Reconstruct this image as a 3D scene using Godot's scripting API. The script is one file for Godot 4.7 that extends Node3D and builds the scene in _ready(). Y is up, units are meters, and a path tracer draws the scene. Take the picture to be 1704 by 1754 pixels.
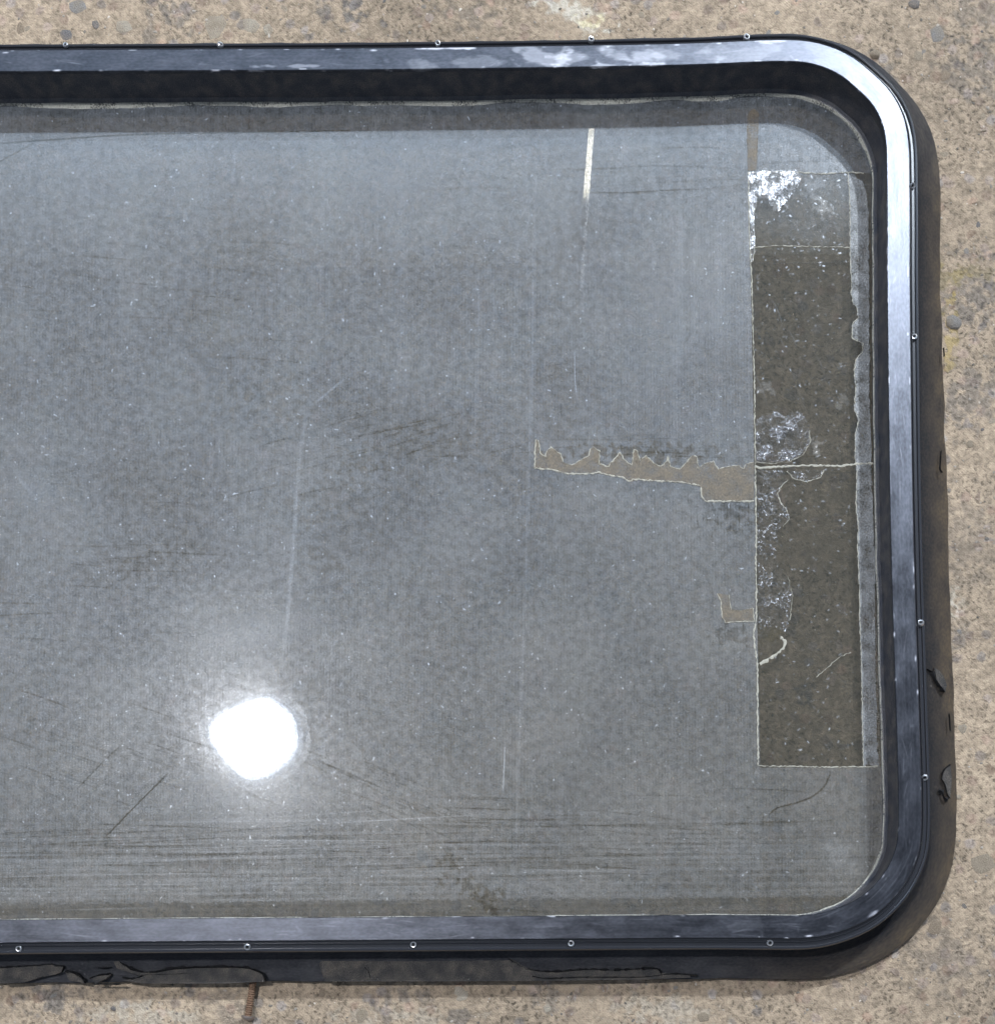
extends Node3D
# A framed vehicle window lying flat on a workshop's concrete floor, seen from above. Units are metres; x runs right along the window, z towards its lower long side.

const FACE := 0.042          # height of the frame's flat face above the floor
const GLASS_TOP := 0.009
const GLASS_LOW := 0.004
const WEST := -1.36          # the window's far left inner edge, out of the picture

var rng := RandomNumberGenerator.new()
var M := {}


# ---------------------------------------------------------------- helpers
func mm(a: Array) -> PackedVector2Array:      # pairs of tenths of a millimetre
	var o := PackedVector2Array()
	for i in range(0, a.size(), 2):
		o.append(Vector2(a[i], a[i + 1]) * 0.0001)
	return o


func start() -> SurfaceTool:
	var st := SurfaceTool.new()
	st.begin(Mesh.PRIMITIVE_TRIANGLES)
	return st


func corner(st: SurfaceTool, v: Vector3, n: Vector3, uv: Vector2) -> void:
	st.set_normal(n)
	st.set_uv(uv)
	st.add_vertex(v)


func tri(st: SurfaceTool, v: Array, n: Array, uv: Array) -> void:
	var flip: bool = (v[1] - v[0]).cross(v[2] - v[0]).dot(n[0] + n[1] + n[2]) > 0.0
	for k in ([0, 2, 1] if flip else [0, 1, 2]):
		corner(st, v[k], n[k], uv[k])


func flat(v: Array) -> Vector3:
	return (v[1] - v[0]).cross(v[2] - v[0]).normalized()


func quad(st: SurfaceTool, v: Array, n: Array, uv: Array) -> void:
	tri(st, [v[0], v[1], v[2]], [n[0], n[1], n[2]], [uv[0], uv[1], uv[2]])
	tri(st, [v[0], v[2], v[3]], [n[0], n[2], n[3]], [uv[0], uv[2], uv[3]])


func obj(called: String, st: SurfaceTool, m: Material, parent: Node3D = self) -> MeshInstance3D:
	var o := MeshInstance3D.new()
	o.name = called
	o.mesh = st.commit()
	o.material_override = m
	parent.add_child(o, true)
	return o


func tag(o: Node3D, label: String, category: String, group := "") -> void:
	o.set_meta("label", label)
	o.set_meta("category", category)
	if group:
		o.set_meta("group", group)


func base(called: String, at: Vector3) -> Node3D:
	var o := Node3D.new()
	o.name = called
	o.position = at
	add_child(o, true)
	return o


func spline(c: PackedVector2Array, step: float) -> PackedVector2Array:
	var o := PackedVector2Array()
	for i in c.size() - 1:
		var a := c[maxi(i - 1, 0)]
		var d := c[mini(i + 2, c.size() - 1)]
		var n := maxi(1, int(ceil(c[i].distance_to(c[i + 1]) / step)))
		for k in n:
			o.append(c[i].cubic_interpolate(c[i + 1], a, d, float(k) / n))
	o.append(c[c.size() - 1])
	return o


func sweep(st: SurfaceTool, path: PackedVector2Array, prof: Callable, from := 0, to := -1) -> void:
	# path: a closed loop; prof(i, u) gives (distance outwards, height) pairs
	var n := path.size()
	var last := n if to < 0 else to
	var outs := []
	var along := [0.0]
	for i in n + 1:
		var t := (path[(i + 1) % n] - path[(i - 1 + n) % n]).normalized()
		outs.append(Vector2(t.y, -t.x))
		along.append(along[i] + path[i % n].distance_to(path[(i + 1) % n]))
	for i in range(from, last):
		var pa: PackedVector2Array = prof.call(i, along[i])
		var pb: PackedVector2Array = prof.call((i + 1) % n, along[i + 1])
		var run := 0.0
		for k in pa.size() - 1:
			var seg := (pa[k + 1] - pa[k])
			var ns := Vector2(-seg.y, seg.x).normalized()
			var v := []
			var nn := []
			for c in [[i, pa[k]], [i, pa[k + 1]], [i + 1, pb[k + 1]], [i + 1, pb[k]]]:
				var p: Vector2 = path[c[0] % n] + outs[c[0] % n] * c[1].x
				v.append(Vector3(p.x, c[1].y, p.y))
				var o2: Vector2 = outs[c[0] % n]
				nn.append(Vector3(o2.x * ns.x, ns.y, o2.y * ns.x))
			var w := run + seg.length()
			quad(st, v, nn, [Vector2(along[i], run), Vector2(along[i], w), Vector2(along[i + 1], w), Vector2(along[i + 1], run)])
			run = w


func plate(st: SurfaceTool, poly: PackedVector2Array, low: float, high: float, curl = null) -> void:
	# a flat piece of an outline and a thickness
	var ids := Geometry2D.triangulate_polygon(poly)
	var top := func(p: Vector2) -> float: return curl.call(p) if curl != null else high
	for i in range(0, ids.size(), 3):
		var v := []
		var d := []
		for k in 3:
			var p := poly[ids[i + k]]
			v.append(Vector3(p.x, top.call(p), p.y))
			d.append(Vector3(p.x, low, p.y))
		var uv := [Vector2(v[0].x, v[0].z), Vector2(v[1].x, v[1].z), Vector2(v[2].x, v[2].z)]
		tri(st, v, [Vector3.UP, Vector3.UP, Vector3.UP], uv)
		tri(st, d, [Vector3.DOWN, Vector3.DOWN, Vector3.DOWN], uv)
	var turn := -1.0 if Geometry2D.is_polygon_clockwise(poly) else 1.0
	for i in poly.size():
		var a := poly[i]
		var b := poly[(i + 1) % poly.size()]
		var o := Vector3(b.y - a.y, 0, a.x - b.x).normalized() * turn
		quad(st, [Vector3(a.x, low, a.y), Vector3(b.x, low, b.y), Vector3(b.x, top.call(b), b.y), Vector3(a.x, top.call(a), a.y)], [o, o, o, o], [a, b, b, a])


func ragged(line: PackedVector2Array, step: float, amount: float, closed := true) -> PackedVector2Array:
	# the same outline with a crumbly edge
	var o := PackedVector2Array()
	for i in (line.size() if closed else line.size() - 1):
		var a := line[i]
		var b := line[(i + 1) % line.size()]
		var n := maxi(1, int(a.distance_to(b) / step))
		for k in n:
			var j := Vector2(rng.randfn(0, amount), rng.randfn(0, amount)).limit_length(amount * 1.6)
			o.append(a.lerp(b, float(k) / n) + (j if closed or i + k > 0 else Vector2.ZERO))
	if not closed:
		o.append(line[line.size() - 1])
	if closed and Geometry2D.triangulate_polygon(o).is_empty():
		return line
	return o


func ribbon(st: SurfaceTool, line: PackedVector2Array, width: float, low: float, high: float, rough := 0.4) -> void:
	# a low bead with a roof-shaped section that wavers in width
	var wave := noise(FastNoiseLite.TYPE_SIMPLEX, 160.0, 2, 17)
	for i in line.size() - 1:
		var v := []
		for k in [i, i + 1]:
			var t := (line[mini(k + 1, line.size() - 1)] - line[maxi(k - 1, 0)]).normalized()
			var o := Vector2(t.y, -t.x) * width * 0.5 * (1.0 + rough * wave.get_noise_2d(line[k].x, line[k].y) * 1.6)
			v.append([Vector3(line[k].x + o.x, low, line[k].y + o.y), Vector3(line[k].x, high, line[k].y), Vector3(line[k].x - o.x, low, line[k].y - o.y)])
		for s in 2:
			var q := [v[0][s], v[0][s + 1], v[1][s + 1], v[1][s]]
			var n := flat(q)
			n = n if n.y > 0 else -n
			quad(st, q, [n, n, n, n], [Vector2(i, s), Vector2(i, s + 1), Vector2(i + 1, s + 1), Vector2(i + 1, s)])


func crinkle(st: SurfaceTool, poly: PackedVector2Array, cell: float, low: float, swing: float, cover: float, width: float) -> void:
	# a shrivelled skin: a fine net over the outline, raised into worm-like creases
	var box := Rect2(poly[0], Vector2.ZERO)
	for p in poly:
		box = box.expand(p)
	var fold := noise(FastNoiseLite.TYPE_SIMPLEX, 150.0, 3, 61)
	var wide := noise(FastNoiseLite.TYPE_SIMPLEX, 45.0, 2, 63)
	var lift := func(x: float, z: float) -> float:
		return low + swing * (1.0 - absf(fold.get_noise_2d(x, z)) * 2.2 + 0.5 * fold.get_noise_2d(z * 2.3, x * 2.3))
	var nx := int(box.size.x / cell) + 2
	var nz := int(box.size.y / cell) + 2
	var pts := []
	var nrm := []
	for j in nz:
		for i in nx:
			var x := box.position.x + i * cell
			var z := box.position.y + j * cell
			var h: float = lift.call(x, z)
			pts.append(Vector3(x, h, z))
			nrm.append(Vector3(h - lift.call(x + cell * 0.5, z), cell * 0.5, h - lift.call(x, z + cell * 0.5)).normalized())
	for j in nz - 1:
		for i in nx - 1:
			var c: Vector3 = pts[j * nx + i]
			if not Geometry2D.is_point_in_polygon(Vector2(c.x + cell * 0.5, c.z + cell * 0.5), poly):
				continue
			var ids := [j * nx + i, j * nx + i + 1, (j + 1) * nx + i + 1, (j + 1) * nx + i]
			for f in [[0, 1, 2], [0, 2, 3]]:
				for s in f:
					var p: Vector3 = pts[ids[s]]
					var crease := smoothstep(1.0 - width, 1.0, 1.0 - absf(fold.get_noise_2d(p.x, p.z)) * 2.2)
					var thin := clampf(0.6 + 1.6 * wide.get_noise_2d(p.x, p.z), 0.15, 1.3)
					st.set_color(Color(1, 1, 1, clampf((cover + 0.85 * crease) * thin, 0.02, 0.97)))
					corner(st, p, nrm[ids[s]], Vector2.ZERO)


func lathe(st: SurfaceTool, prof: PackedVector2Array, seg: int, x: Transform3D) -> void:
	for i in seg:
		var a := TAU * i / seg
		var b := TAU * (i + 1) / seg
		for k in prof.size() - 1:
			var d := prof[k + 1] - prof[k]
			var ns := Vector2(d.y, -d.x).normalized()
			var v := []
			var nn := []
			for c in [[a, prof[k]], [a, prof[k + 1]], [b, prof[k + 1]], [b, prof[k]]]:
				v.append(x * Vector3(cos(c[0]) * c[1].x, c[1].y, sin(c[0]) * c[1].x))
				nn.append(x.basis * Vector3(cos(c[0]) * ns.x, ns.y, sin(c[0]) * ns.x))
			quad(st, v, nn, [Vector2(a, k), Vector2(a, k + 1), Vector2(b, k + 1), Vector2(b, k)])


# ---------------------------------------------------------------- textures
func noise(kind: int, freq: float, octaves: int, sd: int) -> FastNoiseLite:
	var n := FastNoiseLite.new()
	n.noise_type = kind
	n.frequency = freq
	n.seed = sd
	n.fractal_octaves = octaves
	n.fractal_type = FastNoiseLite.FRACTAL_FBM if octaves > 1 else FastNoiseLite.FRACTAL_NONE
	return n


func bytes(n: FastNoiseLite, w: int, h: int, tiled := true) -> PackedByteArray:
	var im: Image = n.get_seamless_image(w, h, false, false, 0.08) if tiled else n.get_image(w, h)
	im.convert(Image.FORMAT_L8)
	return im.get_data()


func streaks(n: FastNoiseLite, w: int, h: int, small_w: int, small_h: int) -> PackedByteArray:
	var im := n.get_image(small_w, small_h)
	im.convert(Image.FORMAT_L8)
	im.resize(w, h, Image.INTERPOLATE_CUBIC)
	return im.get_data()


func blob(a: PackedFloat32Array, w: int, h: int, c: Vector2, r: Vector2, turn: float, add: float, nz: PackedByteArray, ragged: float) -> void:
	# a soft-edged stain with a ragged outline, in texels
	var R := maxf(r.x, r.y) * 1.6
	for y in range(maxi(0, int(c.y - R)), mini(h, int(c.y + R) + 1)):
		for x in range(maxi(0, int(c.x - R)), mini(w, int(c.x + R) + 1)):
			var p := (Vector2(x, y) - c).rotated(-turn)
			var d := Vector2(p.x / r.x, p.y / r.y).length() + (nz[y * w + x] / 127.5 - 1.0) * ragged
			if d < 1.0:
				a[y * w + x] += add * minf(1.0, (1.0 - d) * 1.8)


func stroke(a: PackedFloat32Array, w: int, h: int, line: PackedVector2Array, radius: float, add: float, fade := 0.0) -> void:
	# line in texels; each texel near it gets add once per step, so add is scaled by the step
	var total := 0.0
	for i in line.size() - 1:
		total += line[i].distance_to(line[i + 1])
	var run := 0.0
	for i in line.size() - 1:
		var L := line[i].distance_to(line[i + 1])
		var n := maxi(1, int(L))
		for k in n:
			var p := line[i].lerp(line[i + 1], float(k) / n)
			var s := (run + L * k / n) / maxf(total, 0.001)
			var g := add * (1.0 if fade == 0.0 else clampf(minf(s, 1.0 - s) / fade, 0.0, 1.0))
			var q := int(ceil(radius))
			for dy in range(-q, q + 1):
				for dx in range(-q, q + 1):
					var x := int(p.x) + dx
					var y := int(p.y) + dy
					if x < 0 or y < 0 or x >= w or y >= h:
						continue
					var d := Vector2(x + 0.5 - p.x, y + 0.5 - p.y).length() / radius
					if d < 1.0:
						a[y * w + x] += g * (1.0 - d * d) / maxf(radius, 1.0)
		run += L


func pic(data: PackedByteArray, w: int, h: int, format: int) -> ImageTexture:
	return ImageTexture.create_from_image(Image.create_from_data(w, h, false, format, data))


func concrete() -> StandardMaterial3D:
	var W := 2048
	var wide := bytes(noise(FastNoiseLite.TYPE_SIMPLEX_SMOOTH, 0.0022, 4, 11), 1024, 1024)
	var big := Image.create_from_data(1024, 1024, false, Image.FORMAT_L8, wide)
	big.resize(W, W, Image.INTERPOLATE_CUBIC)
	var low := big.get_data()
	var mid := bytes(noise(FastNoiseLite.TYPE_SIMPLEX, 0.028, 4, 5), W, W)
	var flake := noise(FastNoiseLite.TYPE_SIMPLEX, 0.085, 3, 7)
	flake.domain_warp_enabled = true
	flake.domain_warp_amplitude = 16.0
	flake.domain_warp_frequency = 0.05
	var fine := bytes(flake, W, W)
	var grain := bytes(noise(FastNoiseLite.TYPE_SIMPLEX, 0.33, 2, 8), W, W)
	var cn := noise(FastNoiseLite.TYPE_CELLULAR, 0.045, 1, 21)
	cn.cellular_return_type = FastNoiseLite.RETURN_CELL_VALUE
	cn.domain_warp_enabled = true
	cn.domain_warp_amplitude = 9.0
	cn.domain_warp_frequency = 0.03
	var cell := bytes(cn, W, W)
	cn.cellular_return_type = FastNoiseLite.RETURN_DISTANCE
	var dist := bytes(cn, W, W)
	var extra := PackedFloat32Array()      # stains: grey damp marks positive, pale scuffs negative
	extra.resize(W * W)
	var yellow := PackedFloat32Array()
	yellow.resize(W * W)
	var at := func(p: Vector2) -> Vector2: return (p + Vector2(0.5, 0.55)) * W / 1.05
	for s in STAINS:
		blob(extra, W, W, at.call(Vector2(s[0], s[1]) * 0.0001), Vector2(s[2], s[3]) * W / 1050.0, s[4], s[5], mid, 1.1)
	for s in YELLOW:
		blob(yellow, W, W, at.call(Vector2(s[0], s[1]) * 0.0001), Vector2(s[2], s[3]) * W / 1050.0, s[4], s[5], mid, 1.5)
	var col := PackedByteArray()
	col.resize(W * W * 3)
	var hgt := PackedByteArray()
	hgt.resize(W * W)
	for i in W * W:
		var l := low[i] / 255.0
		var m := mid[i] / 255.0
		var f := fine[i] / 255.0
		var gr := grain[i] / 255.0
		var hash := ((i * 1103515 + (i >> 7) * 12345) ^ (i * 77191 >> 5)) & 255
		var salt := hash / 255.0 - 0.5
		var pit := maxf(0.0, 0.345 - f) * 1.0 * clampf(low[(i * 5 + 9001) % (W * W)] / 60.0 - 1.5, 0.15, 1.0)
		var chip := maxf(0.0, gr - 0.70) * 1.3
		var v := 0.945 + 0.22 * (l - 0.5) + 0.26 * (m - 0.5) + 0.22 * (f - 0.5) + 0.12 * salt - pit + chip * 0.5
		var r := 0.62 * v
		var g := 0.553 * v
		var b := 0.474 * v
		var h := 0.50 + 0.22 * (m - 0.5) + 0.34 * (f - 0.5) + 0.24 * (gr - 0.5) + 0.05 * salt - pit * 0.5
		var c := cell[i]
		if c > 200 and dist[i] < 112:            # aggregate showing at the surface
			var k := minf(1.0, (112 - dist[i]) / 40.0) * 0.5
			var tone := 0.72 + (c % 23) / 46.0
			var warm := (c % 7) / 7.0
			r = lerpf(r, (0.52 + 0.10 * warm) * tone + 0.16 * (f - 0.5), k)
			g = lerpf(g, 0.50 * tone + 0.16 * (f - 0.5), k)
			b = lerpf(b, (0.50 - 0.08 * warm) * tone + 0.16 * (f - 0.5), k)
			h += 0.14 * k
		elif c < 30 and dist[i] < 70:            # pits
			var k := minf(1.0, (70 - dist[i]) / 30.0)
			h -= 0.28 * k
		var e := extra[i]
		if e > 0.0:
			var k := minf(e * 0.7, 0.6)
			r = lerpf(r, 0.37 + 0.2 * (f - 0.5), k)
			g = lerpf(g, 0.36 + 0.2 * (f - 0.5), k)
			b = lerpf(b, 0.36 + 0.2 * (f - 0.5), k)
		elif e < 0.0:
			var k := minf(-e, 0.9)
			r = lerpf(r, 0.80 + 0.3 * (f - 0.5), k)
			g = lerpf(g, 0.78 + 0.3 * (f - 0.5), k)
			b = lerpf(b, 0.73 + 0.3 * (f - 0.5), k)
			h += 0.12 * k
		var y := minf(yellow[i], 0.7)
		if y > 0.0:
			r = lerpf(r, 0.80, y)
			g = lerpf(g, 0.68, y)
			b = lerpf(b, 0.32, y)
		col[i * 3] = clampi(int(r * 255.0), 0, 255)
		col[i * 3 + 1] = clampi(int(g * 255.0), 0, 255)
		col[i * 3 + 2] = clampi(int(b * 255.0), 0, 255)
		hgt[i] = clampi(int(h * 255.0), 0, 255)
	var m3 := StandardMaterial3D.new()
	m3.albedo_texture = pic(col, W, W, Image.FORMAT_RGB8)
	m3.heightmap_enabled = true
	m3.heightmap_texture = pic(hgt, W, W, Image.FORMAT_L8)
	m3.heightmap_scale = 0.24
	m3.roughness = 0.92
	m3.metallic_specular = 0.3
	return m3


const DUST_ORIGIN := Vector2(-0.47, -0.42)
const DUST_SIZE := Vector2(0.84, 0.80)


func dust() -> StandardMaterial3D:
	var W := 1680
	var H := 1600
	var k := W / DUST_SIZE.x
	var low := bytes(noise(FastNoiseLite.TYPE_SIMPLEX_SMOOTH, 0.0035, 4, 31), W, H, false)
	var mid := bytes(noise(FastNoiseLite.TYPE_SIMPLEX, 0.045, 4, 32), W, H, false)
	var fine := bytes(noise(FastNoiseLite.TYPE_SIMPLEX, 0.22, 3, 33), W, H, false)
	var rain := streaks(noise(FastNoiseLite.TYPE_SIMPLEX, 0.035, 4, 34), W, H, W, 20)
	var wipe := streaks(noise(FastNoiseLite.TYPE_SIMPLEX, 0.09, 3, 35), W, H, 24, H)
	var a := PackedFloat32Array()
	a.resize(W * H)
	var tan_ := PackedFloat32Array()
	tan_.resize(W * H)
	var to := func(line: PackedVector2Array) -> PackedVector2Array:
		var o := PackedVector2Array()
		for p in line:
			o.append((p - DUST_ORIGIN) * k)
		return o
	# marks: [width in mm, strength, fade, points]
	for s in SCRATCHES:
		stroke(a, W, H, to.call(spline(mm(s[3]), 0.004)), s[0] * 0.0005 * k, s[1], s[2])
	for s in SMUDGES:
		blob(a, W, H, (Vector2(s[0], s[1]) * 0.0001 - DUST_ORIGIN) * k, Vector2(s[2], s[3]) * 0.001 * k, s[4], s[5], mid, 1.2)
		if s[6] > 0.0:
			blob(tan_, W, H, (Vector2(s[0], s[1]) * 0.0001 - DUST_ORIGIN) * k, Vector2(s[2], s[3]) * 0.001 * k, s[4], s[6], mid, 1.2)
	# bundles of wiping scratches: [centre x, z, length, angle, bend, count, spread, strength]
	for s in BUNDLES:
		for n in int(s[5]):
			var c := Vector2(s[0], s[1]) * 0.0001 + Vector2(rng.randfn(0, s[2] * 0.0001), rng.randfn(0, s[6] * 0.0001)).rotated(s[3])
			var half: float = s[2] * 0.0001 * rng.randf_range(0.15, 0.6)
			var d := Vector2.from_angle(s[3] + rng.randfn(0, 0.03)) * half
			var bow: Vector2 = d.orthogonal() * s[4] * rng.randf_range(0.6, 1.3)
			stroke(a, W, H, to.call(spline(PackedVector2Array([c - d, c - d * 0.4 + bow * 0.8, c + d * 0.4 + bow * 0.8, c + d]), 0.004)), rng.randf_range(0.9, 1.7), s[7] * rng.randf_range(0.4, 1.2), 0.3)
	for n in 420:       # paler crumbs on the strip the sticker left
		var p := (Vector2(rng.randf_range(STRIP_L + 0.003, STRIP_L + 0.086), lerpf(STRIP_T, STRIP_B, pow(rng.randf(), 1.5))) - DUST_ORIGIN) * k
		stroke(a, W, H, PackedVector2Array([p, p + Vector2.from_angle(rng.randf() * TAU) * rng.randf() * 6.0]), rng.randf_range(1.0, 2.4), 0.1 + 0.7 * pow(rng.randf(), 2.0))
	for n in 3400:       # flecks of grit and lint
		var p := Vector2(rng.randf() * W, rng.randf() * H)
		var q := p + Vector2.from_angle(rng.randf() * TAU) * rng.randf() * rng.randf() * 9.0
		stroke(a, W, H, PackedVector2Array([p, (p + q) * 0.5 + Vector2(rng.randfn(), rng.randfn()), q]), rng.randf_range(1.0, 2.3), 0.03 + 0.42 * pow(rng.randf(), 2.5))
	var data := PackedByteArray()
	data.resize(W * H * 4)
	for y in H:
		var z := DUST_ORIGIN.y + y / k
		var up := clampf((0.02 - z) / 0.25, 0.0, 1.0)
		var down := clampf((z - 0.24) / 0.05, 0.0, 1.0)
		for x in W:
			var i := y * W + x
			var X := DUST_ORIGIN.x + x / k
			var v := (0.80 + 0.40 * (low[i] / 255.0 - 0.5) + 0.48 * (mid[i] / 255.0 - 0.5) + 0.62 * (fine[i] / 255.0 - 0.5) + 0.50 * ((((i * 1103515) ^ (i * 77191 >> 5)) & 255) / 255.0 - 0.5)
				+ up * 0.28 * (rain[i] / 255.0 - 0.5) * low[(i * 3) % (W * H)] / 255.0 + (0.0 + 0.5 * down + 0.04 * clampf((-0.1 - X) / 0.2, 0, 1)) * (wipe[i] / 255.0 - 0.5))
			var cover := 1.0
			var e := (mid[i] / 255.0 - 0.5) * 0.004
			if z + e > 0.3365:                         # lower cover in a band along the lower bar
				cover = 0.45
			if X > STRIP_L + e * 0.2 and z > STRIP_T + e * 0.2 and z < STRIP_B:   # where the sticker kept the glass clean
				cover = 0.10 + 0.35 * clampf(1.0 - (z - STRIP_T) / 0.07, 0.0, 1.0)
			elif X > STRIP_L and z >= STRIP_B:
				cover *= 0.85
			var al: float = v * DUST_BASE * cover + a[i] * (1.0 if cover > 0.3 else 0.8)
			al = clampf(al, 0.0, 0.9)
			var t := clampf(tan_[i] + clampf((z + 0.05 + X * 0.3) / 0.9, 0.0, 0.35) + 0.3 * (low[i] / 255.0 - 0.5), 0.0, 1.0)
			data[i * 4] = int(lerpf(DUST_COOL.r, DUST_TAN.r, t) * 255.0)
			data[i * 4 + 1] = int(lerpf(DUST_COOL.g, DUST_TAN.g, t) * 255.0)
			data[i * 4 + 2] = int(lerpf(DUST_COOL.b, DUST_TAN.b, t) * 255.0)
			data[i * 4 + 3] = int(al * 255.0)
	var m := StandardMaterial3D.new()
	m.albedo_texture = pic(data, W, H, Image.FORMAT_RGBA8)
	m.transparency = BaseMaterial3D.TRANSPARENCY_ALPHA
	m.roughness = 0.34
	m.metallic_specular = 0.5
	m.clearcoat_enabled = true
	m.clearcoat = 0.5
	m.clearcoat_roughness = 0.155
	return m


const DUST_BASE := 0.275
const DUST_COOL := Color(0.712, 0.737, 0.77)
const DUST_TAN := Color(0.74, 0.69, 0.625)
const STRIP_L := 0.2323
const STRIP_T := -0.3306
const STRIP_B := 0.2200


func frame_paint() -> StandardMaterial3D:
	# u is metres along the path from its start (W = 2.4 m), v metres across the section (0.06)
	var W := 2048
	var H := 96
	var mid := bytes(noise(FastNoiseLite.TYPE_SIMPLEX, 0.03, 4, 41), W, H)
	var fine := bytes(noise(FastNoiseLite.TYPE_SIMPLEX, 0.22, 3, 42), W, H)
	var brush := streaks(noise(FastNoiseLite.TYPE_SIMPLEX, 0.2, 3, 43), W, H, 120, H)
	var white := PackedFloat32Array()
	white.resize(W * H)
	var sx := W / PAINT_U
	var sy := H / PAINT_V
	for s in CHALK:    # [along, across, half length, half width, strength] in mm
		blob(white, W, H, Vector2(s[0] * 0.001 * sx, s[1] * 0.001 * sy), Vector2(s[2] * 0.001 * sx, s[3] * 0.001 * sy), 0.0, s[4], mid, 1.3)
	for n in 150:      # chips along the face's two edges
		var e: float = [4.3, 23.2][rng.randi() % 2] * 0.001 * sy
		var p := Vector2(rng.randf() * W, e + rng.randfn(0, 1.0))
		stroke(white, W, H, PackedVector2Array([p, p + Vector2(rng.randf() * rng.randf() * 9.0, rng.randfn(0, 0.5))]), rng.randf_range(1.0, 2.0), rng.randf_range(0.2, 1.1))
	for n in 330:      # fine scratches on the face
		var p := Vector2(rng.randf() * W, rng.randf_range(5.0, 23.0) * 0.001 * sy)
		stroke(white, W, H, PackedVector2Array([p, p + Vector2(rng.randfn(0, 14.0), rng.randfn(0, 5.0))]), 1.1, rng.randf() * 0.12, 0.3)
	var col := PackedByteArray()
	col.resize(W * H * 3)
	var orm := PackedByteArray()
	orm.resize(W * H * 3)
	for i in W * H:
		var v := 1.0 + 0.28 * (mid[i] / 255.0 - 0.5) + 0.22 * (fine[i] / 255.0 - 0.5) + 0.12 * (brush[i] / 255.0 - 0.5)
		var k := clampf(white[i], 0.0, 0.95)
		col[i * 3] = clampi(int(lerpf(0.312 * v, 0.80, k) * 255.0), 0, 255)
		col[i * 3 + 1] = clampi(int(lerpf(0.318 * v, 0.80, k) * 255.0), 0, 255)
		col[i * 3 + 2] = clampi(int(lerpf(0.342 * v, 0.83, k) * 255.0), 0, 255)
		orm[i * 3 + 1] = clampi(int((0.385 + 0.12 * (mid[i] / 255.0 - 0.5) + 0.06 * (brush[i] / 255.0 - 0.5) + 0.25 * k) * 255.0), 0, 255)
		orm[i * 3 + 2] = clampi(int((1.0 - k) * 255.0), 0, 255)
	var m := StandardMaterial3D.new()
	m.albedo_texture = pic(col, W, H, Image.FORMAT_RGB8)
	m.roughness_texture = pic(orm, W, H, Image.FORMAT_RGB8)
	m.roughness_texture_channel = BaseMaterial3D.TEXTURE_CHANNEL_GREEN
	m.roughness = 1.0
	m.metallic = 1.0
	m.metallic_texture = m.roughness_texture
	m.metallic_texture_channel = BaseMaterial3D.TEXTURE_CHANNEL_BLUE
	m.uv1_scale = Vector3(1.0 / PAINT_U, 1.0 / PAINT_V, 1)
	return m


const PAINT_U := 2.6
const PAINT_V := 0.06


func rubber(base_color: Color, dusty: float, sd: int, rough: float) -> StandardMaterial3D:
	var W := 512
	var mid := bytes(noise(FastNoiseLite.TYPE_SIMPLEX, 0.02, 4, sd), W, W)
	var fine := bytes(noise(FastNoiseLite.TYPE_SIMPLEX, 0.25, 3, sd + 1), W, W)
	var col := PackedByteArray()
	col.resize(W * W * 3)
	for i in W * W:
		var k := clampf(dusty * (0.5 + 1.3 * (mid[i] / 255.0 - 0.5) + 0.8 * (fine[i] / 255.0 - 0.5)), 0.0, 1.0)
		var f := 1.0 + 0.4 * (fine[i] / 255.0 - 0.5)
		col[i * 3] = clampi(int(lerpf(base_color.r, 0.50, k) * f * 255.0), 0, 255)
		col[i * 3 + 1] = clampi(int(lerpf(base_color.g, 0.45, k) * f * 255.0), 0, 255)
		col[i * 3 + 2] = clampi(int(lerpf(base_color.b, 0.39, k) * f * 255.0), 0, 255)
	var m := StandardMaterial3D.new()
	m.albedo_texture = pic(col, W, W, Image.FORMAT_RGB8)
	m.heightmap_enabled = true
	m.heightmap_texture = pic(fine, W, W, Image.FORMAT_L8)
	m.heightmap_scale = 0.03
	m.roughness = rough
	m.uv1_triplanar = true
	m.uv1_world_triplanar = true
	m.uv1_scale = Vector3(5, 5, 5)
	return m


func skirt_rubber() -> StandardMaterial3D:
	# u metres along the path, v metres across: brown floor dust outwards, the frame's shade painted dark inwards, both strongest on the right
	var W := 2048
	var H := 64
	var mid := bytes(noise(FastNoiseLite.TYPE_SIMPLEX, 0.03, 4, 45), W, H)
	var fine := bytes(noise(FastNoiseLite.TYPE_SIMPLEX, 0.3, 2, 46), W, H)
	var col := PackedByteArray()
	col.resize(W * H * 3)
	for y in H:
		var out := smoothstep(0.15, 0.75, float(y) / H)
		for x in W:
			var i := y * W + x
			var u := x * PAINT_U / W
			var side := smoothstep(0.72, 0.88, u) * (1.0 - smoothstep(1.50, 1.66, u))
			var k := clampf((0.42 - 0.28 * side + 0.50 * out * (0.22 + 0.78 * side)) * (1.0 + 0.7 * (mid[i] / 255.0 - 0.5)) + 0.30 * (fine[i] / 255.0 - 0.5), 0.0, 1.0)
			col[i * 3] = int(lerpf(0.13, lerpf(0.35, 0.38, side), k) * 255.0)
			col[i * 3 + 1] = int(lerpf(0.135, lerpf(0.345, 0.325, side), k) * 255.0)
			col[i * 3 + 2] = int(lerpf(0.152, lerpf(0.35, 0.26, side), k) * 255.0)
	var m := StandardMaterial3D.new()
	m.albedo_texture = pic(col, W, H, Image.FORMAT_RGB8)
	m.roughness = 0.95
	m.metallic_specular = 0.2
	m.heightmap_enabled = true
	m.heightmap_texture = pic(fine, W, H, Image.FORMAT_L8)
	m.heightmap_scale = 0.03
	m.uv1_scale = Vector3(1.0 / PAINT_U, 1.0 / 0.05, 1)
	return m


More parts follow.
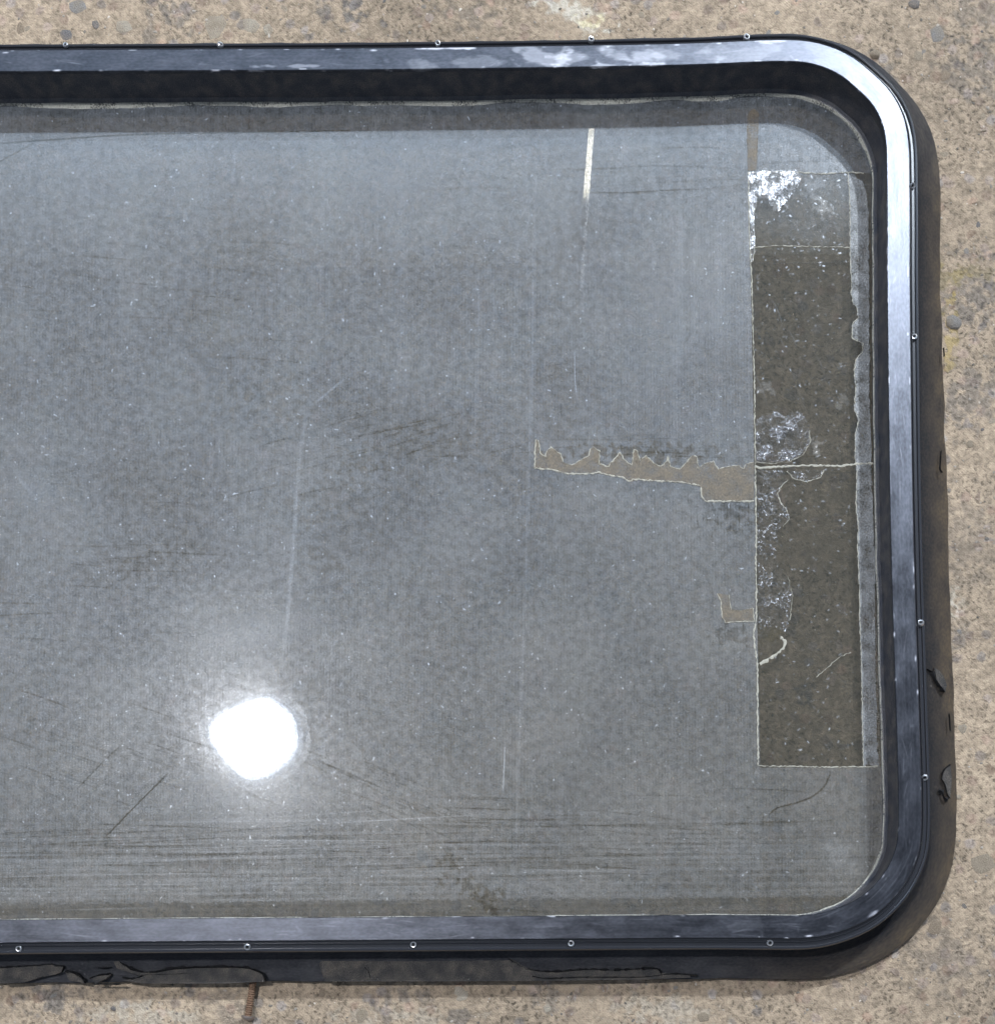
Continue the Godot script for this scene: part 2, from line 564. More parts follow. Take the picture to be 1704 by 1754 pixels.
func plain(c: Color, rough: float, spec := 0.5, metal := 0.0) -> StandardMaterial3D:
	var m := StandardMaterial3D.new()
	m.albedo_color = c.linear_to_srgb()
	m.albedo_color.a = c.a
	m.roughness = rough
	m.metallic_specular = spec
	m.metallic = metal
	if c.a < 1.0:
		m.transparency = BaseMaterial3D.TRANSPARENCY_ALPHA
	return m


func speckled(c: Color, alpha: float, rough: float, sd: int, patchy := 1.0) -> StandardMaterial3D:
	# a thin dried film: patchy cover, so the material carries a noise in its alpha
	var W := 512
	var mid := bytes(noise(FastNoiseLite.TYPE_SIMPLEX, 0.03, 4, sd), W, W)
	var fine := bytes(noise(FastNoiseLite.TYPE_SIMPLEX, 0.3, 2, sd + 1), W, W)
	var data := PackedByteArray()
	data.resize(W * W * 4)
	for i in W * W:
		var v := 1.0 + patchy * (1.5 * (mid[i] / 255.0 - 0.5) + 1.2 * (fine[i] / 255.0 - 0.5))
		var t := 1.0 + 0.3 * (fine[i] / 255.0 - 0.5)
		data[i * 4] = clampi(int(c.r * t * 255.0), 0, 255)
		data[i * 4 + 1] = clampi(int(c.g * t * 255.0), 0, 255)
		data[i * 4 + 2] = clampi(int(c.b * t * 255.0), 0, 255)
		data[i * 4 + 3] = clampi(int(alpha * v * 255.0), 0, 255)
	var m := StandardMaterial3D.new()
	m.albedo_texture = pic(data, W, W, Image.FORMAT_RGBA8)
	m.transparency = BaseMaterial3D.TRANSPARENCY_ALPHA
	m.roughness = rough
	m.uv1_scale = Vector3(3, 3, 3)
	return m


# ---------------------------------------------------------------- traced marks (tenths of a millimetre)
const LAMP_A := Vector3(-1.375, 4.2, -0.775)
const LAMP_A_ENERGY := 15.0
const LAMP_B := Vector3(2.35, 4.2, -4.15)
const LAMP_B_ENERGY := 56.0
const TUBE_AT := Vector3(0.374, 4.2, -3.617)
const TUBE_TURN := -0.0877
const AMBIENT := Color(0.80, 0.86, 0.95)
const AMBIENT_ENERGY := 0.33
const ROOF := 5.0
const SKY_S := -3.852
const SKY_N := -5.990
const SKY_GLOW := 4.3
const GLASS_TINT := 0.305
const INNER_EDGE := [-4399, -4039, -2839, -4032, -1279, -4026, 281, -4030, 1373, -4039, 1862, -4048, 2382, -4067, 2627, -4068, 2777, -4055, 2927, -4013, 3081, -3934, 3229, -3805, 3335, -3694, 3405, -3580, 3449, -3456, 3469, -3313, 3472, -3123, 3463, -2578, 3448, -1951, 3427, -406, 3423, 668, 3429, 1572, 3433, 2478, 3418, 2862, 3379, 3026, 3300, 3179, 3179, 3318, 3029, 3427, 2821, 3508, 2615, 3544, 2320, 3544, 1735, 3536, 513, 3533, -1289, 3529, -2791, 3525, -4293, 3524]
const TAN := [[341, -818, 367, -813, 387, -691, 431, -657, 442, -712, 486, -745, 529, -712, 573, -678, 593, -600, 670, -577, 757, -627, 823, -664, 835, -720, 868, -742, 922, -708, 920, -586, 996, -563, 1062, -640, 1107, -691, 1149, -617, 1214, -572, 1234, -716, 1260, -705, 1291, -616, 1346, -660, 1410, -592, 1475, -558, 1530, -602, 1542, -658, 1562, -557, 1649, -534, 1716, -601, 1760, -656, 1803, -644, 1813, -533, 1890, -588, 1955, -598, 1998, -531, 2107, -552, 2183, -563, 2226, -529, 2249, -573, 2321, -591, 2314, -228, 1873, -233, 1841, -277, 1838, -377, 1647, -412, 1430, -425, 1223, -443, 1190, -423, 1125, -461, 995, -485, 908, -508, 777, -493, 625, -499, 473, -541, 332, -551], [1967, 619, 2075, 631, 2094, 774, 2191, 775, 2289, 754, 2298, 874, 2038, 883, 2006, 839, 1998, 685], [2321, -3844, 2354, -3909, 2392, -3922, 2429, -3882, 2420, -3731, 2411, -3574, 2397, -3333, 2318, -3333, 2319, -3575]]
const PALE := [[1.2, [2314, -228, 1873, -233, 1841, -277, 1838, -377, 1647, -412, 1430, -425, 1223, -443, 1190, -423, 1125, -461, 995, -485, 908, -508, 777, -493, 625, -499, 473, -541, 332, -551]], [0.8, [367, -813, 387, -691, 431, -657, 442, -712, 486, -745, 529, -712, 573, -678, 593, -600, 670, -577, 757, -627, 823, -664, 835, -720, 868, -742, 922, -708, 920, -586, 996, -563, 1062, -640, 1107, -691, 1149, -617, 1214, -572, 1234, -716, 1260, -705, 1291, -616, 1346, -660, 1410, -592, 1475, -558, 1530, -602, 1542, -658, 1562, -557, 1649, -534, 1716, -601, 1760, -656, 1803, -644, 1813, -533, 1890, -588, 1955, -598, 1998, -531, 2107, -552, 2183, -563, 2226, -529, 2249, -573, 2321, -591]], [0.9, [332, -551, 345, -818]], [0.8, [2289, 754, 2298, 874, 2038, 883, 2006, 839, 1998, 685, 1967, 619]], [0.5, [2075, 631, 2094, 774, 2191, 775, 2289, 754]], [0.9, [2322, -3317, 2321, -2735, 2334, -2293, 2337, -1853, 2340, -1197, 2333, -546]], [1.2, [2333, -546, 2332, -221, 2333, -6, 2322, 317, 2322, 585, 2317, 852, 2288, 986, 2301, 1119, 2319, 1279, 2313, 1598, 2307, 2179]], [1.5, [2328, -553, 2375, -536, 2608, -550, 2857, -557, 3106, -546, 3262, -568, 3402, -572]], [0.9, [2302, 2190, 2579, 2197, 2945, 2206, 3379, 2205]], [1.0, [2321, -3306, 2477, -3321, 2746, -3313, 3014, -3294, 3251, -3308, 3380, -3296]], [0.8, [2356, -2602, 2624, -2616, 2945, -2602, 3240, -2593]], [2.2, [2530, 1023, 2572, 1059, 2559, 1114, 2496, 1176, 2418, 1222, 2340, 1268]], [0.6, [2394, -3026, 2367, -2923, 2365, -2806, 2374, -2624, 2346, -2469]], [0.7, [2618, -503, 2682, -432, 2801, -404, 2921, -440, 2956, -511]], [0.8, [2627, -425, 2561, -359, 2527, -293, 2558, -215, 2611, -148, 2631, -59, 2575, 7]], [0.5, [2609, 470, 2648, 647, 2618, 866]], [0.7, [2833, -880, 2837, -768, 2763, -651, 2652, -596, 2478, -576, 2341, -588]], [0.6, [2846, 1390, 2972, 1282, 3050, 1212, 3159, 1166]], [0.7, [3238, -3305, 3247, -3071, 3249, -2940, 3240, -2551, 3245, -2266, 3244, -2189, 3240, -2175, 3258, -2061, 3288, -2021, 3302, -1932, 3246, -1876, 3240, -1740, 3335, -1691, 3334, -1618, 3269, -1531, 3251, -1419, 3263, -1274, 3243, -1067, 3287, -979, 3245, -843, 3240, -621, 3254, -541, 3249, -367, 3237, -161, 3256, -2, 3243, 219, 3248, 376, 3252, 518, 3253, 587, 3247, 854, 3252, 1167, 3252, 1479, 3249, 1945, 3246, 2193]]]
const FILM := [3238, -3305, 3247, -3071, 3249, -2940, 3240, -2551, 3245, -2266, 3244, -2189, 3240, -2175, 3258, -2061, 3288, -2021, 3302, -1932, 3246, -1876, 3240, -1740, 3335, -1691, 3334, -1618, 3269, -1531, 3251, -1419, 3263, -1274, 3243, -1067, 3287, -979, 3245, -843, 3240, -621, 3254, -541, 3249, -367, 3237, -161, 3256, -2, 3243, 219, 3248, 376, 3252, 518, 3253, 587, 3247, 854, 3252, 1167, 3252, 1479, 3249, 1945, 3246, 2193, 3378, 2194, 3376, 1791, 3375, 1168, 3382, 588, 3391, 519, 3387, -254, 3383, -1050, 3401, -2141, 3412, -2679, 3414, -3004, 3368, -3213]
const GLOSSY := [[0.3, [2326, -3314, 2400, -3324, 2753, -3329, 2803, -3283, 2795, -3205, 2723, -3101, 2646, -3011, 2594, -2940, 2550, -2940, 2514, -3012, 2470, -3065, 2420, -3078, 2394, -3026, 2367, -2923, 2365, -2806, 2374, -2624, 2346, -2469, 2327, -2469, 2327, -2819, 2325, -3014, 2321, -3157], 0.5, 0.5, 0.27, 0.3], [0.9, [2348, -974, 2410, -1018, 2487, -1022, 2509, -1057, 2564, -1050, 2585, -1016, 2628, -1005, 2673, -1049, 2749, -1042, 2802, -981, 2833, -880, 2830, -768, 2763, -658, 2653, -603, 2478, -582, 2341, -595], 0.5, 0.3, 0.27, 0.55], [0.8, [2346, -510, 2596, -508, 2627, -425, 2561, -359, 2527, -293, 2558, -215, 2611, -148, 2631, -59, 2575, 7, 2509, 50, 2528, 161, 2483, 249, 2524, 360, 2609, 470, 2638, 647, 2612, 844, 2577, 987, 2470, 931, 2371, 1018, 2327, 1017], 0.5, 0.07, 0.27, 0.36], [0.8, [2618, -503, 2945, -511, 2921, -445, 2801, -408, 2682, -436], 0.5, 0.08, 0.27, 0.36]]
const SCRATCHES := [[2.0, -0.22, 0.0, [-4781, -3639, -4566, -3654, -4216, -3678, -3490, -3722, -2790, -3738, -1337, -3746]], [1.6, -0.2, 0.1, [-4617, -3448, -4403, -3574, -4232, -3667]], [1.5, -0.22, 0.15, [-3562, 2809, -3252, 2487, -2941, 2174]], [1.2, -0.15, 0.2, [-3828, 2387, -3595, 2136, -3361, 1917]], [1.0, 0.05, 0.2, [-3596, 916, -3425, 640, -3242, 400]], [5.5, 0.085, 0.25, [-1686, -1235, -1765, -909, -1808, -584, -1844, -44, -1886, 493, -1922, 921, -1984, 1346]], [1.6, 0.2, 0.2, [707, -1660, 709, -1376, 723, -1185]], [1.5, 0.28, 0.2, [44, 1937, 31, 2211, 19, 2453]], [9, 0.025, 0.2, [1150, -3718, 1128, -2856, 1091, -2084]], [12, 0.022, 0.2, [1698, -3295, 1645, -1641, 1567, -13]], [6, 0.03, 0.2, [-1579, -3659, -1595, -2660, -1617, -1890]], [14, 0.02, 0.2, [-854, -3319, -869, -2103, -895, -792]], [8, 0.025, 0.2, [-2789, -3559, -2785, -2782, -2801, -1901]], [10, 0.02, 0.2, [2071, -3125, 2033, -1856, 2003, -766]], [5, 0.03, 0.2, [-160, -2647, -178, -1658, -217, -569]], [4, 0.045, 0.1, [376, -3781, 350, -2753, 323, -1653, 282, -565, 240, 512, 163, 2107, 109, 3521]], [7, 0.02, 0.1, [540, 2110, 521, 2846, 484, 3473]], [1.8, -0.2, 0.1, [2958, 2229, 2909, 2360, 2792, 2467, 2637, 2527, 2468, 2572, 2382, 2648]], [1.2, 0.05, 0.2, [-4152, -632, -3729, -737, -3385, -842, -3279, -879]], [5, 0.05, 0.3, [-4417, -608, -4255, -390, -4148, -270]], [2.2, -0.05, 0.2, [-2253, -4001, -2263, -3917, -2284, -3766]], [2.4, 0.1, 0.3, [-2413, -3667, -2402, -3472, -2422, -3222]], [1.2, -0.08, 0.2, [2561, -3454, 2532, -3343]], [1.2, -0.14, 0.3, [167, -3365, 812, -3359, 1511, -3386, 2327, -3345]], [1.7, -0.18, 0.3, [434, -3168, 1078, -3134, 1669, -3156, 2152, -3168]], [1.2, -0.14, 0.3, [1245, -3549, 1890, -3560, 2331, -3534]], [3, 0.12, 0.3, [-1340, -1450, -1659, -1180, -1712, -1153]], [3, 0.25, 0.1, [-164, 176, -143, 208]], [3, 0.12, 0.1, [247, 2581, 252, 2634]]]
const SMUDGES := [[-460, 3073, 9, 15, 0.5, -0.06, 0.15], [-279, 3257, 14, 8, 0.5, -0.06, 0.15], [-108, 3363, 12, 12, 0, -0.07, 0.2], [-1474, -310, 38, 22, -0.5, -0.015, 0.08], [-810, -737, 60, 16, -0.1, -0.01, 0.05], [-2540, -1816, 16, 20, 0, 0.015, 0.15], [-2564, -1243, 26, 20, 0, 0.01, 0.1], [3006, 3000, 12, 18, -0.6, 0.12, 0], [-1553, 281, 18, 10, 0.2, -0.012, 0.1], [2150, -115, 20, 12, 0, -0.06, 0], [2104, 984, 16, 9, 0, -0.07, 0], [1312, -691, 60, 9, 0, -0.07, 0.2], [-4202, -389, 22, 16, 0.4, 0.05, 0], [-2185, 918, 50, 14, -0.2, 0.05, 0], [-2338, 2506, 60, 26, 0.0, 0.04, 0], [-1069, -3265, 40, 20, 0, 0.03, 0], [1752, -1640, 50, 90, 0, 0.03, 0], [-3191, 266, 30, 12, -0.5, -0.02, 0], [-2032, -1238, 30, 20, 0.3, -0.01, 0.1], [2904, -3172, 12, 10, 0, 0.1, 0], [3007, -2977, 8, 7, 0.5, 0.15, 0.4], [2842, -2757, 30, 14, 0.1, 0.05, 0], [3126, -1136, 4, 10, 0.5, 0.12, 0.5], [2878, -730, 6, 7, 0, 0.2, 0.5], [2438, -1278, 9, 5, 0.2, 0.12, 0.5]]
const BUNDLES := [[1241, -3299, 900, -0.02, 0.06, 26, 120, -0.085], [-1075, -740, 600, -0.25, 0.1, 46, 190, -0.085], [-1136, 2464, 700, 0.42, 0.03, 34, 170, -0.085], [-2232, 2926, 2200, -0.01, 0.0, 110, 190, -0.08], [-2232, 3031, 2200, -0.01, 0.0, 90, 190, 0.07], [740, 2848, 1300, 0.05, 0.05, 46, 200, -0.085], [-3854, -2516, 900, 0.1, 0.05, 40, 700, -0.088], [-3717, 476, 900, 0.02, 0.02, 36, 400, -0.088], [1578, -715, 650, 0, 0.01, 30, 70, -0.085], [2045, -116, 130, 1.5, 0.0, 26, 250, -0.132], [-3439, 2021, 600, 0.35, 0.02, 26, 300, -0.088], [2812, -1357, 400, 1.2, 0.2, 20, 900, 0.07]]
const TORN := [[-1616, 3934, -1598, 3861, -1158, 3850, -791, 3841, -388, 3806, -168, 3808, -76, 3820, -22, 3848, 106, 3913, 252, 3997, 380, 4018, 508, 4019, 719, 4003, 1369, 4001, 1405, 4034, 1661, 4049, 1661, 4077, 1221, 4091, 306, 4094, -499, 4090, -1561, 4081], [-3433, 3884, -3387, 3875, -3351, 3912, -3277, 3967, -3186, 3989, -3059, 3994, -2914, 3966, -2695, 3954, -2368, 3953, -2222, 3967, -2113, 4014, -2091, 4077, -2440, 4092, -3167, 4086, -3349, 4057, -3168, 4026, -3277, 3994, -3405, 3947], [-4442, 3935, -3960, 3910, -3948, 3928, -3878, 3932, -3896, 3979, -3950, 4001, -4077, 4023, -4222, 4067, -4440, 4074], [-3860, 3983, -3787, 3991, -3713, 4036, -3686, 4081, -3822, 4053], [-3622, 4040, -3550, 4015, -3450, 4005, -3495, 4041, -3586, 4082], [3890, 1326, 3936, 1347, 3973, 1409, 4001, 1479, 3984, 1544, 3947, 1510, 3911, 1432], [4012, 2206, 3981, 2214, 3941, 2283, 3932, 2329, 3961, 2375, 3982, 2468, 4004, 2499, 4017, 2345]]
const CRACK_SHADE := [[2.2, [-168, 3804, -76, 3816, -22, 3838, 51, 3890, 124, 3935, 234, 3996, 380, 4011, 508, 4012, 719, 3999, 1039, 4004, 1351, 3992, 1405, 4038]], [1.6, [270, 4052, 398, 4073, 727, 4065, 1222, 4069, 1478, 4044, 1734, 4059]], [1.5, [-1213, 3960, -1177, 3997, -1164, 4057]], [2.2, [-3397, 3866, -3351, 3912, -3278, 3952, -3186, 3982, -3077, 3987, -2914, 3956, -2695, 3947, -2368, 3946, -2222, 3962, -2131, 3999, -2085, 4054]], [1.6, [-3350, 4030, -3259, 4043, -3132, 4008, -2931, 4006, -2731, 3997]], [1.8, [-4442, 3935, -4115, 3919, -3966, 3906, -3948, 3924, -3864, 3929, -3887, 3980, -3941, 4001]], [1.8, [-3860, 3976, -3778, 3980, -3714, 4021, -3684, 4076]], [1.4, [-3622, 4082, -3549, 4086, -3367, 4088]], [1.6, [-3641, 4036, -3568, 4010, -3450, 3996]], [1.2, [-3587, 3939, -3514, 3947, -3451, 3938]], [1.2, [-1512, 3819, -1476, 3841, -1458, 3874]], [2.6, [3874, 1362, 3898, 1432, 3940, 1494, 3977, 1544]], [1.0, [3821, 1335, 3874, 1366]], [1.6, [4012, 2203, 3969, 2229, 3933, 2283]], [3.2, [3899, 2429, 3929, 2444, 3943, 2491, 3976, 2517]], [1.0, [4012, 1743, 4017, 1805, 4017, 1898]], [1.0, [4055, -1615, 4059, -1535]], [1.0, [4006, -660, 3993, -486, 4016, -462]]]
const RIVETS := [-3830, -4313, -2445, -4300, -501, -4298, 869, -4318, 2260, -4327, 3708, -2940, 3688, -1559, 3677, 1003, 3677, 2362, 2309, 3781, 602, 3771, -753, 3768, -2179, 3776, -4142, 3773]
const STAINS := [[-2993, -5028, 14, 26, -0.6, 0.5], [-1324, -5030, 10, 18, 0.4, 0.8], [-1598, -5072, 8, 16, 0, 0.6], [-3237, -4774, 5, 40, 0.1, 0.35], [727, -4976, 34, 10, 0.35, -0.6], [889, -4821, 13, 10, 0.2, -0.45], [4538, -4360, 40, 30, 0.2, 0.35], [4609, -4928, 40, 25, 0, 0.3], [4395, -2228, 40, 34, 0.3, 0.55], [4340, -1233, 35, 28, -0.3, 0.45], [4150, 783, 10, 24, 0.05, -0.55], [4156, 944, 12, 26, 0.05, 0.5], [3984, 3919, 40, 30, 0.3, 0.25], [-3981, 4188, 40, 15, 0, 0.35], [-893, 4189, 26, 12, 0, 0.45], [-1076, 4370, 6, 14, -0.5, 0.7], [-396, 4402, 12, 10, 0, 0.7], [468, 4264, 18, 14, 0, 0.4], [-2489, 4357, 22, 20, 0.4, 0.3], [-4033, 4213, 20, 12, 0, 0.4], [1460, 4393, 50, 16, 0.1, -0.25], [-3195, 4377, 60, 14, 0, -0.3], [-893, 4398, 60, 10, 0, -0.25], [3555, -4313, 16, 22, -0.6, 0.5], [-258, -4945, 26, 14, 0.2, 0.25], [4248, 133, 30, 50, 0, 0.2], [-2542, -2015, 30, 26, 0, -0.35], [-2324, -1185, 40, 30, 0, 0.35], [2777, 1523, 9, 8, 0.3, 0.9], [947, 672, 12, 12, 0, 0.7], [454, 478, 20, 14, 0, -0.2], [260, -1712, 40, 40, 0, 0.2]]
const YELLOW := [[4169, -1842, 6, 30, 0.1, 0.26], [4182, -2342, 14, 12, 0.3, 0.14], [4374, -2440, 26, 8, 0.2, 0.12], [901, -4878, 12, 6, 0.1, 0.22], [2416, 956, 14, 10, 0, 0.12]]
const STONES := [[4209, -1942, 9, 4.0, 0], [3549, -4506, 5.5, 4.5, 1], [4138, -4705, 9, 1.4, 0], [3928, -5003, 6, 2.5, 3], [3953, -4508, 6, 1.0, 1], [4198, -4307, 6, 1.2, 4], [3578, -4115, 5, 1.2, 2], [-3912, -5054, 9, 1.2, 0], [-3473, -4862, 9, 1.0, 5], [-2609, -4854, 13, 1.0, 2], [-2281, -4851, 10, 1.0, 5], [-3730, -4881, 5, 1.2, 3], [-2117, -4809, 6, 1.2, 5], [4323, 3081, 12, 1.0, 1], [3886, 3656, 8, 1.0, 4], [-1259, 4395, 7, 1.0, 1], [-3483, 4307, 3, 2.0, 3], [4129, 2470, 3, 1.5, 5], [4328, -794, 4, 1.4, 1], [1800, 4432, 6, 1.4, 1], [-1733, -1234, 5, 1.5, 5], [-2405, -1378, 3, 1.5, 5]]
const SCREW := [-2217, 4073, -2264, 4391]
const CHALK := [[480.96, 13, 22, 12, 0.42], [514.75, 12, 18, 6, 0.35], [551.15, 14, 30, 7, 0.25], [415.97, 10, 30, 5, 0.22], [376.98, 10, 22, 6, 0.25], [582.34, 14, 40, 8, 0.2], [649.92, 12, 50, 8, 0.12], [769.47, 14, 90, 14, 0.07], [389.97, 22.8, 26, 1.2, 1.2], [545.95, 5, 40, 2, 0.5], [691.5, 22.5, 14, 1.5, 1.0], [270.38, 8, 30, 1.5, 0.4], [1616.36, 12, 16, 8, 0.12], [1507.29, 22, 5, 2, 0.6]]


# ---------------------------------------------------------------- scene
func lamp(called: String, at: Vector3, outline: PackedVector2Array, glow: Color, strength: float, light: Color, energy: float, size: float, label: String) -> void:
	var o := base(called, at)
	tag(o, label, "lamp", "high bay lamps over the floor")
	var st := start()
	plate(st, outline, 0.0, 0.012)
	var em := plain(Color(0.8, 0.8, 0.8), 0.5)
	em.emission_enabled = true
	em.emission = glow
	em.emission_energy_multiplier = strength
	obj("diffuser", st, em, o)
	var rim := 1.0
	for ring in [[1.07, 7.0], [1.17, 2.2], [1.34, 0.75]]:      # added glowing rings, dimmer outwards, put a bloom round the mirrored lamp
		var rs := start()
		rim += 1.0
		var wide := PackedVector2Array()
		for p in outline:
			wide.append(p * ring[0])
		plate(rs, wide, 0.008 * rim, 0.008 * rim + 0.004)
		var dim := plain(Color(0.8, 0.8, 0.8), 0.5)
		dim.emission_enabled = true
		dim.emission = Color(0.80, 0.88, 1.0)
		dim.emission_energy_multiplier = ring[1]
		obj("lamp_bloom", rs, dim, o)
	var hs := start()
	lathe(hs, PackedVector2Array([Vector2(0.0, 0.20), Vector2(0.07, 0.19), Vector2(0.11, 0.12), Vector2(0.17, 0.07), Vector2(0.17, 0.052), Vector2(0.0, 0.051)]), 24, Transform3D())
	obj("housing", hs, M.lamp_grey, o)
	var l := OmniLight3D.new()
	l.name = called + "_glow"
	l.light_color = light
	l.light_energy = energy
	l.light_size = size
	l.omni_range = 30.0
	l.omni_attenuation = 2.0
	l.shadow_enabled = true
	l.position = Vector3(0, 0.006, 0)
	o.add_child(l, true)


func window_path() -> PackedVector2Array:
	# inner edge of the frame's face, traced along the visible side; the left end, out of the picture, mirrors the right one
	var right := mm(INNER_EDGE)
	var c := PackedVector2Array()
	var mid_x: float = (WEST + 0.344) * 0.5
	for p in right:
		c.append(p)
	for i in range(right.size() - 1, -1, -1):
		c.append(Vector2(2.0 * mid_x - right[i].x, right[i].y))
	c.append(c[0])
	return spline(c, 0.008).slice(0, -1)


func offset(path: PackedVector2Array, d: float) -> PackedVector2Array:
	var o := PackedVector2Array()
	var n := path.size()
	for i in n:
		var t := (path[(i + 1) % n] - path[(i - 1 + n) % n]).normalized()
		o.append(path[i] + Vector2(t.y, -t.x) * d)
	return o


func _ready() -> void:
	rng.seed = 77
	# camera, surroundings, exposure
	var cam := Camera3D.new()
	cam.name = "camera"
	cam.projection = Camera3D.PROJECTION_FRUSTUM
	cam.near = 0.05
	cam.far = 60.0
	cam.size = 1.02934 * 0.05
	cam.frustum_offset = Vector2(-0.027776, 0.409979) * 0.05
	cam.transform = Transform3D(Basis(Vector3(0.9999595, -0.00039257, 0.0089913), Vector3(0.0089999, 0.0436176, -0.9990078), Vector3(0, 0.9990482, 0.0436194)).orthonormalized(), Vector3(0.0209147, 0.894, 0.3937526))
	add_child(cam)
	cam.current = true
	var env := Environment.new()
	env.background_mode = Environment.BG_COLOR
	env.background_color = AMBIENT
	env.background_energy_multiplier = AMBIENT_ENERGY
	env.tonemap_mode = Environment.TONE_MAPPER_LINEAR
	env.tonemap_exposure = 1.12
	env.sdfgi_enabled = true
	env.ssao_enabled = true
	env.ssil_enabled = true
	var we := WorldEnvironment.new()
	we.name = "surroundings"
	we.environment = env
	add_child(we)

	# lamps high above, seen only in the glass
	M.lamp_grey = plain(Color(0.4, 0.4, 0.42), 0.5)
	var k5 := 2.98 * 0.001
	var shape := PackedVector2Array()
	for p in [-72, -22, -58, -38, -25, -57, 10, -68, 28, -68, 52, -52, 66, -35, 72, -10, 72, 15, 62, 32, 40, 52, 15, 64, -5, 66, -20, 60, -45, 35, -68, 5].size() / 2:
		var q: Array = [-72, -22, -58, -38, -25, -57, 10, -68, 28, -68, 52, -52, 66, -35, 72, -10, 72, 15, 62, 32, 40, 52, 15, 64, -5, 66, -20, 60, -45, 35, -68, 5]
		shape.append(Vector2(q[p * 2], q[p * 2 + 1]) * k5)
	shape.append(shape[0])
	shape = spline(shape, 0.02).slice(0, -1)
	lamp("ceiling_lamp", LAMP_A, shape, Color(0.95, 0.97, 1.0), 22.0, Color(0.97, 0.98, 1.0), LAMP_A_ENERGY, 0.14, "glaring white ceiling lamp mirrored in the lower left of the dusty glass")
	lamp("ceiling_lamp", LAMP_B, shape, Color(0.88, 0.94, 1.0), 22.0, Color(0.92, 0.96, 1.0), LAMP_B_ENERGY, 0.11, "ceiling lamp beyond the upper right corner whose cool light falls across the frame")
	var tube := base("tube_lamp", TUBE_AT)
	tag(tube, "thin white tube lamp mirrored as a streak near the upper edge of the glass", "lamp")
	tube.rotation.y = TUBE_TURN
	var ts := start()
	var rod := CylinderMesh.new()
	rod.top_radius = 0.014
	rod.bottom_radius = 0.019
	rod.height = 0.9
	rod.cap_top = false
	rod.cap_bottom = false
	ts.append_from(rod, 0, Transform3D(Basis(Vector3.RIGHT, -PI / 2)))
	var tm := plain(Color(0.8, 0.8, 0.8), 0.5)
	tm.emission_enabled = true
	var fade := Gradient.new()
	fade.set_color(0, Color(1.0, 0.99, 0.94))
	fade.set_color(1, Color(0.0, 0.0, 0.0))
	fade.add_point(0.42, Color(1.0, 0.99, 0.94))
	fade.add_point(0.50, Color(0.38, 0.38, 0.36))
	fade.add_point(0.57, Color(0.13, 0.13, 0.13))
	fade.add_point(0.72, Color(0.02, 0.02, 0.02))
	var ft := GradientTexture2D.new()
	ft.gradient = fade
	ft.width = 16
	ft.height = 256
	ft.fill_from = Vector2(0, 0)
	ft.fill_to = Vector2(0, 1)
	tm.uv1_scale = Vector3(1, 2, 1)
	tm.emission = Color(0, 0, 0)
	tm.emission_texture = ft
	tm.emission_energy_multiplier = 11.0
	obj("tube", ts, tm, tube)
	for s in [-1, 1]:
		var cs := start()
		lathe(cs, PackedVector2Array([Vector2(0, 0), Vector2(0.021, 0), Vector2(0.021, 0.05), Vector2(0, 0.05)]), 16, Transform3D(Basis(Vector3.RIGHT, PI / 2), Vector3(0, 0, 0.45 if s > 0 else -0.5)))
		obj("end_cap", cs, M.lamp_grey, tube)
	var tl := AreaLight3D.new()
	tl.name = "tube_glow"
	tl.area_size = Vector2(0.03, 0.44)
	tl.light_energy = 0.02
	tl.light_color = Color(1.0, 0.98, 0.86)
	tl.shadow_enabled = true
	tl.rotation.x = -PI / 2
	tl.position = Vector3(0, -0.022, -0.22)
	tube.add_child(tl)
	var sky := base("roof_skylight", Vector3(0.0, ROOF, 0.0))
	tag(sky, "pale translucent skylight in the roof mirrored along the upper edge of the dusty glass", "skylight")
	var ss := start()
	quad(ss, [Vector3(-4.5, 0, SKY_N), Vector3(5.5, 0, SKY_N), Vector3(5.5, 0, SKY_S), Vector3(-4.5, 0, SKY_S)], [Vector3.DOWN, Vector3.DOWN, Vector3.DOWN, Vector3.DOWN], [Vector2(0, 0), Vector2(1, 0), Vector2(1, 1), Vector2(0, 1)])
	var gr := Gradient.new()
	gr.set_color(0, Color(0.80, 0.90, 1.0))
	gr.set_color(1, Color(0.12, 0.135, 0.15))
	gr.add_point(0.5, Color(0.74, 0.84, 0.95))
	var gt := GradientTexture2D.new()
	gt.gradient = gr
	gt.width = 64
	gt.height = 256
	gt.fill_from = Vector2(0, 0)
	gt.fill_to = Vector2(0, 1)
	var sm := plain(Color(0.7, 0.7, 0.7), 0.6)
	sm.emission_enabled = true
	sm.emission = Color(0, 0, 0)
	sm.emission_texture = gt
	sm.emission_energy_multiplier = SKY_GLOW
	obj("skylight_panel", ss, sm, sky)
	var al := AreaLight3D.new()
	al.name = "skylight_glow"
	al.area_size = Vector2(9.0, 2.0)
	al.light_energy = 1.5
	al.light_color = Color(0.85, 0.93, 1.0)
	al.shadow_enabled = true
	al.rotation.x = -PI / 2
	al.position = Vector3(0.5, -0.02, SKY_N + 1.1)
	sky.add_child(al)

	# floor
	var fs := start()
	var E := 4.0
	var un := func(x: float, z: float) -> Vector2: return Vector2((x + 0.5) / 1.05, (z + 0.55) / 1.05)
	quad(fs, [Vector3(-E, 0, -E), Vector3(E, 0, -E), Vector3(E, 0, E), Vector3(-E, 0, E)], [Vector3.UP, Vector3.UP, Vector3.UP, Vector3.UP], [un.call(-E, -E), un.call(E, -E), un.call(E, E), un.call(-E, E)])
	var floor_ := obj("concrete_floor", fs, concrete())
	floor_.set_meta("kind", "structure")
	floor_.set_meta("label", "worn tan concrete floor with grit, pits and stains")
	pebbles(floor_)

	window()
	rusty_screw()


